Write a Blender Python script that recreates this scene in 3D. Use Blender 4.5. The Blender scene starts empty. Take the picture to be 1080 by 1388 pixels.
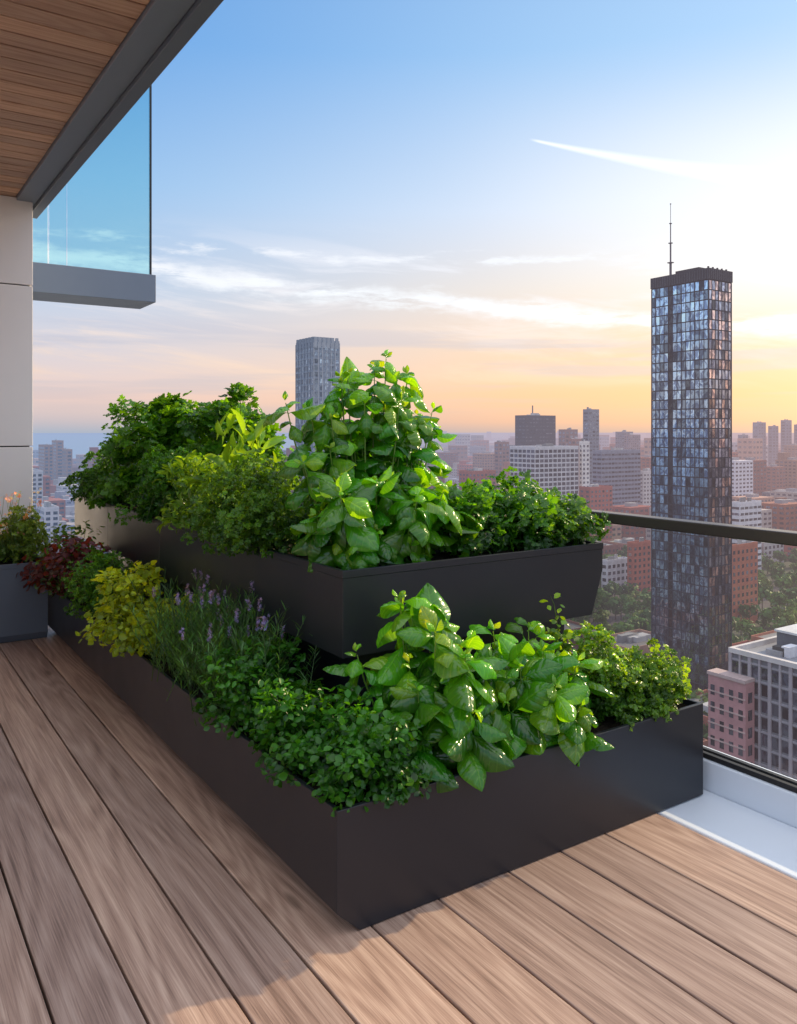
import bpy, math, random
import numpy as np
from mathutils import Vector
random.seed(7); rng=np.random.default_rng(7)
scene=bpy.context.scene
rad=math.radians
GZ=-95.0
YAW=rad(33.7); SF,CF=math.sin(YAW),math.cos(YAW)
SUN_AZ=rad(91); SUN_EL=rad(24)
SUN=Vector((math.sin(SUN_AZ)*math.cos(SUN_EL),math.cos(SUN_AZ)*math.cos(SUN_EL),math.sin(SUN_EL)))
def lin(r,g,b):
    f=lambda c:(c/255/12.92) if c<=10 else ((c/255+.055)/1.055)**2.4
    return (f(r),f(g),f(b),1)
# ------------------------------------------------------------ node helper
class NT:
    def __init__(s,tree): s.t=tree; s.n=tree.nodes; s.l=tree.links
    def new(s,typ,**kw):
        n=s.n.new(typ)
        for k,v in kw.items(): setattr(n,k,v)
        return n
    def put(s,sock,v):
        if isinstance(v,bpy.types.NodeSocket): s.l.new(v,sock)
        elif v is not None: sock.default_value=v
    def m(s,op,a,b=None,c=None,clamp=False):
        n=s.new('ShaderNodeMath',operation=op,use_clamp=clamp)
        s.put(n.inputs[0],a)
        if b is not None: s.put(n.inputs[1],b)
        if c is not None: s.put(n.inputs[2],c)
        return n.outputs[0]
    def v(s,op,a,b=None,out=0):
        n=s.new('ShaderNodeVectorMath',operation=op)
        s.put(n.inputs[0],a)
        if b is not None: s.put(n.inputs[1],b)
        return n.outputs[out]
    def mix(s,f,a,b,blend='MIX'):
        n=s.new('ShaderNodeMix',data_type='RGBA',blend_type=blend)
        s.put(n.inputs[0],f); s.put(n.inputs[6],a); s.put(n.inputs[7],b)
        return n.outputs[2]
    def ramp(s,f,stops,interp='LINEAR'):
        n=s.new('ShaderNodeValToRGB'); cr=n.color_ramp; cr.interpolation=interp
        while len(cr.elements)<len(stops): cr.elements.new(0.5)
        for e,(p,c) in zip(cr.elements,stops):
            e.position=p; e.color=c if len(c)==4 else (*c,1)
        s.put(n.inputs[0],f); return n.outputs[0]
    def smooth(s,v,a,b,c=0.,d=1.):
        n=s.new('ShaderNodeMapRange',interpolation_type='SMOOTHSTEP')
        s.put(n.inputs[0],v)
        for i,x in enumerate((a,b,c,d)): n.inputs[i+1].default_value=x
        return n.outputs[0]
    def noise(s,vec,scale,detail=4,rough=.5,dist=0.,out=0):
        n=s.new('ShaderNodeTexNoise'); s.put(n.inputs['Vector'],vec)
        n.inputs['Scale'].default_value=scale; n.inputs['Detail'].default_value=detail
        n.inputs['Roughness'].default_value=rough; n.inputs['Distortion'].default_value=dist
        return n.outputs[out]
    def xyz(s,v):
        n=s.new('ShaderNodeSeparateXYZ'); s.put(n.inputs[0],v); return n.outputs
    def comb(s,x,y,z):
        n=s.new('ShaderNodeCombineXYZ')
        for i,q in enumerate((x,y,z)): s.put(n.inputs[i],q)
        return n.outputs[0]
    def bump(s,h,strength=.3,dist=.01):
        n=s.new('ShaderNodeBump'); s.put(n.inputs['Height'],h)
        n.inputs['Strength'].default_value=strength; n.inputs['Distance'].default_value=dist
        return n.outputs[0]
    def attr(s,name,out=0):
        n=s.new('ShaderNodeAttribute'); n.attribute_name=name; return n.outputs[out]
    def bsdf(s,col,rough=.5,metal=0.,spec=.5,normal=None):
        n=s.new('ShaderNodeBsdfPrincipled')
        s.put(n.inputs['Base Color'],col); s.put(n.inputs['Roughness'],rough)
        s.put(n.inputs['Metallic'],metal); s.put(n.inputs['Specular IOR Level'],spec)
        if normal is not None: s.put(n.inputs['Normal'],normal)
        return n.outputs[0]
def mat(name):
    m=bpy.data.materials.new(name); m.use_nodes=True; m.node_tree.nodes.clear()
    return m,NT(m.node_tree)
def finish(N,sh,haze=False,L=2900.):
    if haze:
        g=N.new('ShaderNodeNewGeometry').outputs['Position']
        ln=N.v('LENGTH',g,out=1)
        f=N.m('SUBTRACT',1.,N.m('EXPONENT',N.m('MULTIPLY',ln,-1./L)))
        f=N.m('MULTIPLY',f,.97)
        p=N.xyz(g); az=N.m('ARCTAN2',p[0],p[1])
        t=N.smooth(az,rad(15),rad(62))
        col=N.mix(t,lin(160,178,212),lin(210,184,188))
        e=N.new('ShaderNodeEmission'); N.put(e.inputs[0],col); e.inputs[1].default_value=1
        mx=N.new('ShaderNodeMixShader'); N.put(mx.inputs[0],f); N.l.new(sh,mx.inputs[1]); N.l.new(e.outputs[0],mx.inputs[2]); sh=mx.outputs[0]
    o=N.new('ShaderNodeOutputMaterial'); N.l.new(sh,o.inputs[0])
def geo(N): return N.new('ShaderNodeNewGeometry').outputs['Position']
# ------------------------------------------------------------ materials
def m_metal(name,col,rough=.42,var=.15):
    m,N=mat(name); p=geo(N)
    n=N.noise(p,3,4)
    c=N.mix(N.m('MULTIPLY',n,var*2),(*col,1),(col[0]*1.5+.004,col[1]*1.45+.004,col[2]*1.4+.004,1))
    r=N.m('ADD',rough-.08,N.m('MULTIPLY',n,.18))
    finish(N,N.bsdf(c,r,0,.5)); return m
M_PLANT=m_metal('planter_powder_coat',(.012,.0135,.019),.34)
M_GREY=m_metal('grey_planter_metal',(.075,.09,.115),.5)
M_BEAM=m_metal('beam_grey_metal',(.17,.21,.28),.4)
M_BEAM2=m_metal('beam_dark_metal',(.12,.15,.20),.4)
M_RAIL=m_metal('bronze_handrail',(.05,.042,.038),.3)
M_WHITE=m_metal('white_coping',(.66,.71,.78),.45,.05)
M_DARK=m_metal('dark_gasket',(.01,.01,.012),.5)
M_SLAB=m_metal('balcony_slab_metal',(.13,.175,.25),.45)
def m_wall():
    m,N=mat('stone_cladding'); p=geo(N)
    n=N.noise(p,1.5,5)
    c=N.mix(n,(.80,.77,.77,1),(.89,.87,.87,1)); finish(N,N.bsdf(c,.65,0,.3)); return m
M_WALL=m_wall()
def m_wood(name,axis,c1,c2,c3,rough=.55,ring=.055):
    m,N=mat(name); g=N.xyz(geo(N)); a=N.attr('fcol'); r=N.xyz(a)
    u,v=(g[1],g[0]) if axis=='Y' else (g[0],g[1])   # u along grain
    off=N.m('MULTIPLY',r[0],37.)
    vo=N.m('ADD',v,off)
    n1=N.noise(N.comb(N.m('MULTIPLY',u,.33),N.m('MULTIPLY',vo,3.6),off),1.0,2,.5,.2)
    rings=N.m('SINE',N.m('MULTIPLY',n1,130.))
    fine=N.noise(N.comb(N.m('MULTIPLY',u,5.),N.m('MULTIPLY',vo,260.),off),1.,3,.65)
    mid=N.noise(N.comb(N.m('MULTIPLY',u,.8),N.m('MULTIPLY',vo,42.),off),1.,3,.6)
    blot=N.noise(N.comb(N.m('MULTIPLY',u,.8),N.m('MULTIPLY',vo,3.),off),1.,2)
    f=N.m('ADD',N.m('MULTIPLY',rings,ring),N.m('ADD',N.m('MULTIPLY',fine,.6),N.m('MULTIPLY',mid,.45)))
    c=N.ramp(f,[(.30,c1),(.50,c2),(.72,c3)])
    vo2=N.new('ShaderNodeTexVoronoi'); N.put(vo2.inputs['Vector'],N.comb(N.m('MULTIPLY',u,.9),N.m('MULTIPLY',vo,3.3),off)); vo2.inputs['Scale'].default_value=1.
    k=N.smooth(vo2.outputs[0],.03,.08,1.,0.)
    c=N.mix(N.m('MULTIPLY',k,.6),c,(c1[0]*.5,c1[1]*.45,c1[2]*.4,1))
    c=N.mix(1.,c,N.mix(r[1],(.76,.77,.82,1),(1.16,1.12,1.08,1)),'MULTIPLY')
    c=N.mix(1.,c,N.mix(blot,(.78,.78,.80,1),(1.2,1.2,1.18,1)),'MULTIPLY')
    ro=N.m('ADD',rough-.12,N.m('MULTIPLY',fine,.25))
    finish(N,N.bsdf(c,ro,0,.4,N.bump(f,.45,.002))); return m
M_DECK=m_wood('deck_wood','Y',(.18,.11,.08),(.37,.245,.185),(.55,.40,.31),.5)
M_CEIL=m_wood('soffit_wood','X',(.34,.18,.12),(.55,.34,.24),(.67,.46,.33),.5,.06)
def m_glass(name,tint,refl=1.,ior=1.45):
    m,N=mat(name); fr=N.new('ShaderNodeFresnel'); fr.inputs[0].default_value=ior
    t=N.new('ShaderNodeBsdfTransparent'); t.inputs[0].default_value=(*tint,1)
    g=N.new('ShaderNodeBsdfGlossy'); g.inputs['Roughness'].default_value=.01
    mx=N.new('ShaderNodeMixShader'); N.put(mx.inputs[0],N.m('MULTIPLY',fr.outputs[0],refl,clamp=True)); N.l.new(t.outputs[0],mx.inputs[1]); N.l.new(g.outputs[0],mx.inputs[2])
    finish(N,mx.outputs[0]); return m
M_GLASS=m_glass('clear_glass',(.93,.96,.97),.5)
M_GLASSB=m_glass('tinted_glass',(.70,.90,.93),1.2,1.5)
def m_soil():
    m,N=mat('soil'); p=geo(N); n=N.noise(p,60,4,.7)
    c=N.mix(n,(.006,.004,.003,1),(.035,.024,.016,1)); finish(N,N.bsdf(c,.95,0,.2,N.bump(n,1.,.02))); return m
M_SOIL=m_soil()
def m_leaf(name,rough=.36,trans=.42,vein=True):
    m,N=mat(name); c=N.attr('leafcol')
    if vein:
        uv=N.xyz(N.attr('luv')); av=N.m('ABSOLUTE',uv[1])
        ph=N.m('SUBTRACT',uv[0],N.m('MULTIPLY',av,.20))
        s=N.m('SINE',N.m('MULTIPLY',ph,44.))
        sv=N.smooth(s,.80,1.)
        mid=N.smooth(av,.0,.09,1.,0.)
        vv=N.m('MAXIMUM',mid,N.m('MULTIPLY',sv,.6))
        col=N.mix(N.m('MULTIPLY',vv,.55),c,N.mix(1.,c,(2.6,1.7,2.4,1),'MULTIPLY'))
        h=N.m('SUBTRACT',N.m('MULTIPLY',N.m('ABSOLUTE',N.m('SINE',N.m('MULTIPLY',ph,22.))),.8),mid)
        b=N.bsdf(col,rough,0,.75,N.bump(h,.45,.003))
    else:
        col=c; b=N.bsdf(col,rough,0,.5)
    t=N.new('ShaderNodeBsdfTranslucent'); N.put(t.inputs[0],N.mix(1.,col,(4.2,2.8,.5,1),'MULTIPLY'))
    mx=N.new('ShaderNodeMixShader'); mx.inputs[0].default_value=trans
    N.l.new(b,mx.inputs[1]); N.l.new(t.outputs[0],mx.inputs[2]); finish(N,mx.outputs[0]); return m
M_BASIL=m_leaf('basil_leaf',.22,.36,True)
M_HERB=m_leaf('herb_leaf',.34,.42,False)
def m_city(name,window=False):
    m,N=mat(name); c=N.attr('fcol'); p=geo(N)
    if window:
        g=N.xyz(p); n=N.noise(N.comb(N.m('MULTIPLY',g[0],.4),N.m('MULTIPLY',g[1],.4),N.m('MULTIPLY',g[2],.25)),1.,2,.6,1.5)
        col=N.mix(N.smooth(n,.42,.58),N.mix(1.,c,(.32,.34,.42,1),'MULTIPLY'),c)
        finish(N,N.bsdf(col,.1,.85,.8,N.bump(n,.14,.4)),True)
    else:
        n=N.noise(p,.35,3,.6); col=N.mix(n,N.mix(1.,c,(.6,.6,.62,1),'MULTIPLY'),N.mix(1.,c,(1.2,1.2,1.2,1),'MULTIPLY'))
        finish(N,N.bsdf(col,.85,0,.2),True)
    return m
M_FAC=m_city('facade_masonry'); M_WIN=m_city('window_glass',True)
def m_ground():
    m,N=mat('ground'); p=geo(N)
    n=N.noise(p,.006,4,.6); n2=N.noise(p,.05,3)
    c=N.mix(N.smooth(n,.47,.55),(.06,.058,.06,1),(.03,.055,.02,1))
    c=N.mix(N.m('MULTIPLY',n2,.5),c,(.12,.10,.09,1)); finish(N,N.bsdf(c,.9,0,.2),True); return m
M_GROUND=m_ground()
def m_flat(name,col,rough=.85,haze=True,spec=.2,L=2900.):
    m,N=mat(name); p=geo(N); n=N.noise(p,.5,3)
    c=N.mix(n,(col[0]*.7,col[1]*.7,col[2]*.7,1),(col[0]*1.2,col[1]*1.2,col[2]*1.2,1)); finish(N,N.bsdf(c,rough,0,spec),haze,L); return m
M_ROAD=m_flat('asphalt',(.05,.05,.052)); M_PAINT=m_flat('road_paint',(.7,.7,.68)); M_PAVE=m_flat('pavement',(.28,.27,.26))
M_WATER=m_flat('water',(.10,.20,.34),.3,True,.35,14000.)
def m_tree():
    m,N=mat('tree_foliage'); c=N.attr('leafcol')
    b=N.bsdf(c,.6,0,.3); t=N.new('ShaderNodeBsdfTranslucent'); N.put(t.inputs[0],c)
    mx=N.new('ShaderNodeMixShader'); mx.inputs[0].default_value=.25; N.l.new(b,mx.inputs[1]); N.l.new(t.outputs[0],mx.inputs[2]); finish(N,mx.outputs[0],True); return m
M_TREE=m_tree()
# ------------------------------------------------------------ mesh builders
def link(o): scene.collection.objects.link(o); return o
def empty(name):
    e=bpy.data.objects.new(name,None); e.empty_display_size=.2; return link(e)
class MB:
    def __init__(s): s.v=[];s.f=[];s.m=[];s.c=[]
    def quad(s,a,b,c,d,mi=0,col=(.5,.5,.5)):
        i=len(s.v); s.v+= [a,b,c,d]; s.f.append((i,i+1,i+2,i+3)); s.m.append(mi); s.c.append(col)
    def box(s,x0,x1,y0,y1,z0,z1,mi=0,col=(.5,.5,.5)):
        i=len(s.v)
        s.v+=[(x0,y0,z0),(x1,y0,z0),(x1,y1,z0),(x0,y1,z0),(x0,y0,z1),(x1,y0,z1),(x1,y1,z1),(x0,y1,z1)]
        for f in ((0,3,2,1),(4,5,6,7),(0,1,5,4),(1,2,6,5),(2,3,7,6),(3,0,4,7)):
            s.f.append(tuple(i+k for k in f)); s.m.append(mi); s.c.append(col)
    def rings(s,rs,mi=0,col=(.5,.5,.5),capb=True,capt=False):
        i=len(s.v); n=len(rs[0])
        for r in rs: s.v+=r
        for k in range(len(rs)-1):
            for j in range(n):
                a=i+k*n+j; b=i+k*n+(j+1)%n
                s.f.append((a,b,b+n,a+n)); s.m.append(mi); s.c.append(col)
        if capb: s.f.append(tuple(i+j for j in reversed(range(n)))); s.m.append(mi); s.c.append(col)
        if capt: s.f.append(tuple(i+(len(rs)-1)*n+j for j in range(n))); s.m.append(mi); s.c.append(col)
    def obj(s,name,mats,parent=None,bevel=0,smooth=False):
        me=bpy.data.meshes.new(name); me.from_pydata(s.v,[],s.f)
        for m in mats: me.materials.append(m)
        me.polygons.foreach_set('material_index',s.m)
        at=me.attributes.new('fcol','FLOAT_COLOR','FACE')
        at.data.foreach_set('color',np.array([(*c,1) for c in s.c],dtype=np.float32).ravel())
        if smooth: me.polygons.foreach_set('use_smooth',[True]*len(me.polygons))
        me.update(); o=link(bpy.data.objects.new(name,me))
        if bevel:
            b=o.modifiers.new('b','BEVEL'); b.width=bevel; b.segments=2; b.limit_method='ANGLE'
        if parent: o.parent=parent
        return o
def rect(x0,x1,y0,y1,z): return [(x0,y0,z),(x1,y0,z),(x1,y1,z),(x0,y1,z)]
# ------------------------------------------------------------ DECK
mb=MB(); gaps=[2.626,2.33,2.10,1.855,1.56,1.305,1.06,.84,.62,.42]
x=.42
while x>-2.7: x-=.235; gaps.append(x)
for a,b in zip(gaps[:-1],gaps[1:]):
    mb.box(b+.004,a-.004,-3.,7.198,-.028,0+random.uniform(-.0008,.0008),0,(random.random(),random.random(),random.random()))
mb.obj('wooden_deck',[M_DECK],bevel=.003)
mb=MB(); mb.box(-2.75,2.632,-3.0,7.2,-.45,-.032,0); mb.box(2.632,3.12,-3.0,7.6,-.45,-.05,0); mb.obj('balcony_slab',[M_DARK])
rail=empty('glass_railing')
mb=MB(); mb.box(2.640,2.972,-3,8.2,-.05,-.003,0); mb.box(2.975,3.115,-3,8.2,-.05,.118,0); mb.obj('coping',[M_WHITE],rail,.006)
mb=MB(); mb.box(2.990,3.012,-3,8.2,.119,.140,0); mb.box(3.032,3.054,-3,8.2,.119,.140,0); mb.obj('gasket_channel',[M_DARK],rail,.002)
mb=MB()
for k in range(-2,6): mb.quad((3.022,k*1.5+.23,.12),(3.022,k*1.5+1.72,.12),(3.022,k*1.5+1.72,1.06),(3.022,k*1.5+.23,1.06))
mb.obj('glass_panes',[M_GLASS],rail)
mb=MB(); mb.box(2.985,3.06,-3,8.2,1.062,1.112,0); mb.obj('handrail',[M_RAIL],rail,.006)
# ------------------------------------------------------------ CEILING
cei=empty('soffit_ceiling'); CY=2.9
mb=MB(); y=CY
while y<7.6:
    w=.15; xs=[-2.8, random.uniform(-1.5,.6), 1.085]
    for k in range(2): mb.box(xs[k]+.001,xs[k+1]-.001,y+.006,y+w-.006,3.40,3.42,0,(random.random(),random.random(),0))
    y+=w
mb.obj('soffit_boards',[M_CEIL],cei,.002)
mb=MB(); mb.box(-2.8,1.236,CY,7.62,3.425,3.9,0); mb.obj('soffit_backing',[M_DARK],cei)
mb=MB(); mb.box(1.088,1.235,CY,7.62,3.372,3.424,0); mb.obj('edge_beam',[M_BEAM],cei,.004)
mb=MB(); mb.box(1.238,1.315,CY,7.62,3.345,4.0,0); mb.obj('fascia',[M_BEAM2],cei,.004)
# ------------------------------------------------------------ WALLS
wl=empty('cladding_wall'); mb=MB()
for z0,z1 in ((0.,1.375),(1.385,2.685),(2.695,3.395)):
    mb.box(-.2,1.21,7.2,7.6,z0,z1,0); mb.box(-2.7,-.21,7.2,7.6,z0,z1,0)
mb.obj('stone_panels',[M_WALL],wl,.003)
mb=MB(); mb.box(-2.6,1.19,7.23,7.58,0,3.38,0); mb.obj('joint_backing',[M_DARK],wl)
fw=empty('apartment_window_wall')
mb=MB(); mb.box(-2.9,-2.72,CY,7.2,0,.12,0); mb.box(-2.9,-2.72,CY,7.2,3.2,3.4,0)
for k in range(4): mb.box(-2.86,-2.72,CY+k*1.3,CY+.07+k*1.3,.12,3.2,0)
mb.obj('window_frames',[M_BEAM2],fw,.003)
mb=MB(); mb.box(-3.1,-3.0,CY,7.2,.0,3.4,0);mb.obj('pale_curtain',[M_WALL],fw)
nb=empty('neighbour_balcony')
mb=MB(); mb.box(1.0,2.775,9.0,9.6,2.93,3.235,0); mb.obj('slab_edge',[M_SLAB],nb,.006)
mb=MB(); mb.box(1.0,1.665,9.06,9.075,3.24,6.1,0);mb.box(1.68,1.85,9.06,9.075,3.24,6.1,0);mb.box(1.86,2.72,9.06,9.075,3.24,6.1,0); mb.obj('glass_screen',[M_GLASSB],nb)
mb=MB(); mb.box(2.722,2.742,9.05,9.085,3.24,6.1,0); mb.obj('corner_post',[M_DARK],nb)
mb=MB(); mb.box(-4,1.15,7.62,12,GZ+40,9,0); mb.obj('neighbour_facade',[M_WALL],nb)
# ------------------------------------------------------------ PLANTERS
pl=empty('tiered_planter')
def trough(name,x0,x1,y0,y1,z0,z1,ch,il,ir,ifr,parent,M,lip=0.,t=.016,dep=.05,ibk=0.):
    b=MB(); rs=[rect(x0+il,x1-ir,y0+ifr,y1-ibk,z0),rect(x0,x1,y0,y1,z0+ch)]
    if lip:
        e=.003
        rs+= [rect(x0,x1,y0,y1,z1-lip),rect(x0-e,x1+e,y0-e,y1+e,z1-lip),rect(x0-e,x1+e,y0-e,y1+e,z1)]
    else: rs+=[rect(x0,x1,y0,y1,z1)]
    rs+=[rect(x0+t,x1-t,y0+t,y1-t,z1),rect(x0+t,x1-t,y0+t,y1-t,z1-dep)]
    b.rings(rs); return b.obj(name,[M],parent,.0025)
trough('lower_trough',1.183,2.912,2.10,6.50,.003,.380,.072,.078,0.,0.,pl,M_PLANT,0,.016,.06)
for i,(a,b) in enumerate(((2.62,4.80),(4.804,5.98),(5.984,7.04))):
    trough('upper_trough_%d'%(i+1),1.50,2.885,a,b,.66,.985,.20,.0,.07,.0,pl,M_PLANT,.028,.014,.05)
mb=MB(); mb.box(1.64,2.76,2.74,6.45,.30,.659,0); mb.obj('pedestal',[M_PLANT],pl,.003)
def soil(name,x0,x1,y0,y1,z,parent,step=.035):
    nx=int((x1-x0)/step)+1; ny=int((y1-y0)/step)+1
    X,Y=np.meshgrid(np.linspace(x0,x1,nx),np.linspace(y0,y1,ny)); Z=z+rng.normal(0,.006,X.shape)
    v=np.stack([X,Y,Z],-1).reshape(-1,3).tolist(); f=[(j*nx+i,j*nx+i+1,(j+1)*nx+i+1,(j+1)*nx+i) for j in range(ny-1) for i in range(nx-1)]
    me=bpy.data.meshes.new(name); me.from_pydata(v,[],f); me.materials.append(M_SOIL); me.polygons.foreach_set('use_smooth',[True]*len(f))
    o=link(bpy.data.objects.new(name,me)); o.parent=parent
soil('soil_lower',1.19,2.905,2.107,6.49,.352,pl); soil('soil_upper',1.506,2.878,2.628,7.03,.958,pl)
gp=empty('grey_planter')
trough('grey_trough',-.9,1.165,6.33,7.1,.003,.56,.05,.0,0.,0.03,gp,M_GREY,.03,.016,.05)
soil('soil_bed',-.89,1.157,6.34,7.09,.53,gp)
# ------------------------------------------------------------ FOLIAGE LIBRARY
def norm(a): return a/np.maximum(np.linalg.norm(a,axis=-1,keepdims=True),1e-9)
def t_ovate(nu=12,nv=8,width=.30,cup=.7,curl=.9,puck=.014,wave=0.):
    V=[];UV=[];F=[]
    x=z=0.; du=1./nu
    for i in range(nu+1):
        u=i/nu; th=.30-curl*u**1.5
        if i: x+=math.cos(th)*du; z+=math.sin(th)*du
        if u<.10: w=.014
        else:
            q=(u-.10)/.90; w=width*(math.sin(math.pi*min(q,.999)**.93)**.70)
            w=max(w,.012 if q<.5 else .002)
        for j in range(nv+1):
            v=-1+2*j/nv; y=v*w*(1-.12*cup*v*v)
            dz=-cup*v*v*w - (.03*math.exp(-abs(v)*5) if u>.12 else 0) + (puck*math.sin(u*24-abs(v)*4)*(abs(v)>.2)*(abs(v)<.99) if u>.15 else 0)+wave*w*math.sin(u*9+v*2)*abs(v)
            V.append((x-math.sin(th)*dz,y,z+math.cos(th)*dz)); UV.append((u,v,0))
    for i in range(nu):
        for j in range(nv):
            a=i*(nv+1)+j; F.append((a,a+nv+1,a+nv+2,a+1))
    return np.array(V),F,np.array(UV)
BASILT=[t_ovate(15,8,curl=1.2,cup=.65,width=.315),t_ovate(15,8,curl=1.7,cup=.8,wave=.08,width=.32),t_ovate(15,8,width=.33,curl=.8,cup=.6,wave=.10),t_ovate(15,8,width=.30,curl=2.0,cup=.9),t_ovate(15,8,width=.31,curl=.4,cup=1.,wave=.06)]
OVALT=[t_ovate(4,2,.33,.3,.8,0),t_ovate(4,2,.38,-.35,.2,0),t_ovate(4,2,.30,.5,1.3,0)]
LANCET=[t_ovate(8,2,.13,-.6,1.2,0),t_ovate(8,2,.15,-.4,.6,0),t_ovate(8,2,.12,-.5,1.8,0)]
def t_parsley(seed,curly=.12):
    r=random.Random(seed); V=[];F=[];UV=[]
    def leaflet(ox,oy,ang,s):
        b=len(V)
        outline=[(.02,-.03),(.25,-.28),(.38,-.20),(.50,-.42),(.62,-.24),(.80,-.30),(.84,-.12),(1.02,0.),(.84,.13),(.78,.30),(.62,.22),(.48,.42),(.36,.20),(.24,.28),(.02,.03)]
        pts=[(.42,0.)]+outline
        for k,(a,c) in enumerate(pts):
            a*=s; c*=s; z=(r.uniform(-1,1)*curly + (.05 if k==0 else -.03))*s
            V.append((ox+a*math.cos(ang)-c*math.sin(ang),oy+a*math.sin(ang)+c*math.cos(ang),z)); UV.append((k/16,0 if k==0 else .5,0))
        for k in range(1,len(outline)): F.append((b,b+k,b+k+1))
    leaflet(.30,0,0,.66); leaflet(.28,.03,1.15,.54); leaflet(.28,-.03,-1.15,.54)
    b=len(V); V.extend([(-.4,-.012,-.1),(-.4,.012,-.1),(.32,.012,0),(.32,-.012,0)]); UV.extend([(0,0,0)]*4); F.append((b,b+3,b+2,b+1))
    return np.array(V),F,np.array(UV)
PARST=[t_parsley(s) for s in range(5)]; CURLT=[t_parsley(s+20,.30) for s in range(5)]
def t_needle():
    V=[(0,-.03,0),(0,.03,0),(.5,.045,.05),(.5,-.045,.05),(1,.008,0.0),(1,-.008,0.)]
    return np.array(V),[(0,3,2,1),(3,5,4,2)],np.array([(0,0,0)]*6)
NEEDT=[t_needle()]
def t_petals():
    V=[(0,0,0)];F=[]
    for k in range(5):
        a=k*1.2566; b=len(V)
        V+=[(math.cos(a-.35)*.7,math.sin(a-.35)*.7,.2),(math.cos(a)*1.,math.sin(a)*1.,.15),(math.cos(a+.35)*.7,math.sin(a+.35)*.7,.2)]
        F.append((0,b,b+1,b+2))
    return np.array(V),F,np.array([(0,.5,0)]*len(V))
PETT=[t_petals()]
class FB:
    def __init__(s): s.V=[];s.F=[];s.C=[];s.U=[];s.n=0
    def inst(s,T,P,D,N,S,C):
        """leaf templates T placed at P, along D, facing N, size S, colour C"""
        P=np.asarray(P,float);D=norm(np.asarray(D,float));N=np.asarray(N,float)
        Y=norm(np.cross(N,D)); Z=np.cross(D,Y); S=np.asarray(S,float); C=np.asarray(C,float)
        which=rng.integers(0,len(T),len(P))
        for k,(tv,tf,tu) in enumerate(T):
            idx=np.nonzero(which==k)[0]
            if len(idx)==0: continue
            R=np.stack([D[idx],Y[idx],Z[idx]],1)
            W=np.einsum('ni,mij->mnj',tv,R)*S[idx][:,None,None]+P[idx][:,None,:]
            m,n=len(idx),len(tv)
            s.V.append(W.reshape(-1,3)); s.C.append(np.repeat(C[idx],n,0)); s.U.append(np.tile(tu,(m,1)))
            q=len(tf[0]); same=all(len(f)==q for f in tf)
            offs=s.n+np.arange(m)*n
            for f in (tf,) if same else ([f for f in tf if len(f)==3],[f for f in tf if len(f)==4]):
                fa=np.array(f); s.F+= (fa[None]+offs[:,None,None]).reshape(-1,fa.shape[1]).tolist()
            s.n+=m*n
    def tube(s,pts,radii,col,sides=5):
        pts=np.asarray(pts,float); base=s.n; vs=[]
        for i,p in enumerate(pts):
            d=norm(pts[min(i+1,len(pts)-1)]-pts[max(i-1,0)]); a=norm(np.cross(d,[.3,.9,.2])); b=np.cross(d,a)
            for k in range(sides):
                t=2*math.pi*k/sides; vs.append(p+radii[i]*(a*math.cos(t)+b*math.sin(t)))
        for i in range(len(pts)-1):
            for k in range(sides):
                a0=base+i*sides+k; a1=base+i*sides+(k+1)%sides; s.F.append([a0,a1,a1+sides,a0+sides])
        s.V.append(np.array(vs)); s.C.append(np.tile(np.array(col,float),(len(vs),1))); s.U.append(np.tile([0,.5,0],(len(vs),1))); s.n+=len(vs)
    def obj(s,name,M):
        V=np.concatenate(s.V); me=bpy.data.meshes.new(name); me.from_pydata(V.tolist(),[],s.F); me.materials.append(M)
        C=np.concatenate(s.C); C=np.concatenate([C,np.ones((len(C),1))],1).astype(np.float32)
        me.attributes.new('leafcol','FLOAT_COLOR','POINT').data.foreach_set('color',C.ravel())
        me.attributes.new('luv','FLOAT_VECTOR','POINT').data.foreach_set('vector',np.concatenate(s.U).astype(np.float32).ravel())
        me.polygons.foreach_set('use_smooth',[True]*len(me.polygons)); me.update()
        return link(bpy.data.objects.new(name,me))
def lerpc(a,b,t): return np.asarray(a)[None]*(1-t[:,None])+np.asarray(b)[None]*t[:,None]
def bush(F,c,r,n,T,size,c1,c2,clumps=16,soilz=.35,stemcol=(.06,.12,.03),droop=.2,spiky=0.,crad=(.26,.42),box=None):
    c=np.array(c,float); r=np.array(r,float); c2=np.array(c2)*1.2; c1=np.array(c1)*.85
    d=rng.normal(size=(clumps,3)); d[:,2]=np.abs(d[:,2])*.9; d=norm(d)
    cc=c+d*r*rng.uniform(.35,.86,(clumps,1)); rc=rng.uniform(*crad,clumps)*r.mean()
    tint=rng.uniform(0,1,clumps)
    for k in range(clumps):
        b=c+np.array([rng.normal(0,.2)*r[0],rng.normal(0,.2)*r[1],0]); b[2]=soilz
        midp=(b+cc[k])/2+rng.normal(0,.02,3); top=cc[k]+d[k]*rc[k]*.7
        F.tube([b,midp,cc[k],top],[.0035,.003,.002,.001],stemcol,4)
    k=rng.integers(0,clumps,n); dd=rng.normal(size=(n,3)); dd[:,2]+=.35; dd=norm(dd)
    P=cc[k]+dd*(rc[k]*rng.uniform(.45,1.08,n)**.6)[:,None]*np.array([1,1,.85])
    P[:,2]=np.maximum(P[:,2],soilz+.01+rng.uniform(0,.05,n))
    outw=norm(P-c+np.array([0,0,1e-3]))
    N=norm(dd*.45+outw*.3+np.array([0,0,.45])+rng.normal(0,.40,(n,3)))
    D=norm(np.cross(N,rng.normal(size=(n,3))))+outw*.5-np.array([0,0,droop])+np.array([0,0,spiky])
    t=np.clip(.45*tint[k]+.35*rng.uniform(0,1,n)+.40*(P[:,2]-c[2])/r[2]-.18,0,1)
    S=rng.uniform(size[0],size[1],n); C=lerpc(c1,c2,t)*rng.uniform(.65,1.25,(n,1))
    F.inst(T,P,D,N,S,C)
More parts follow.
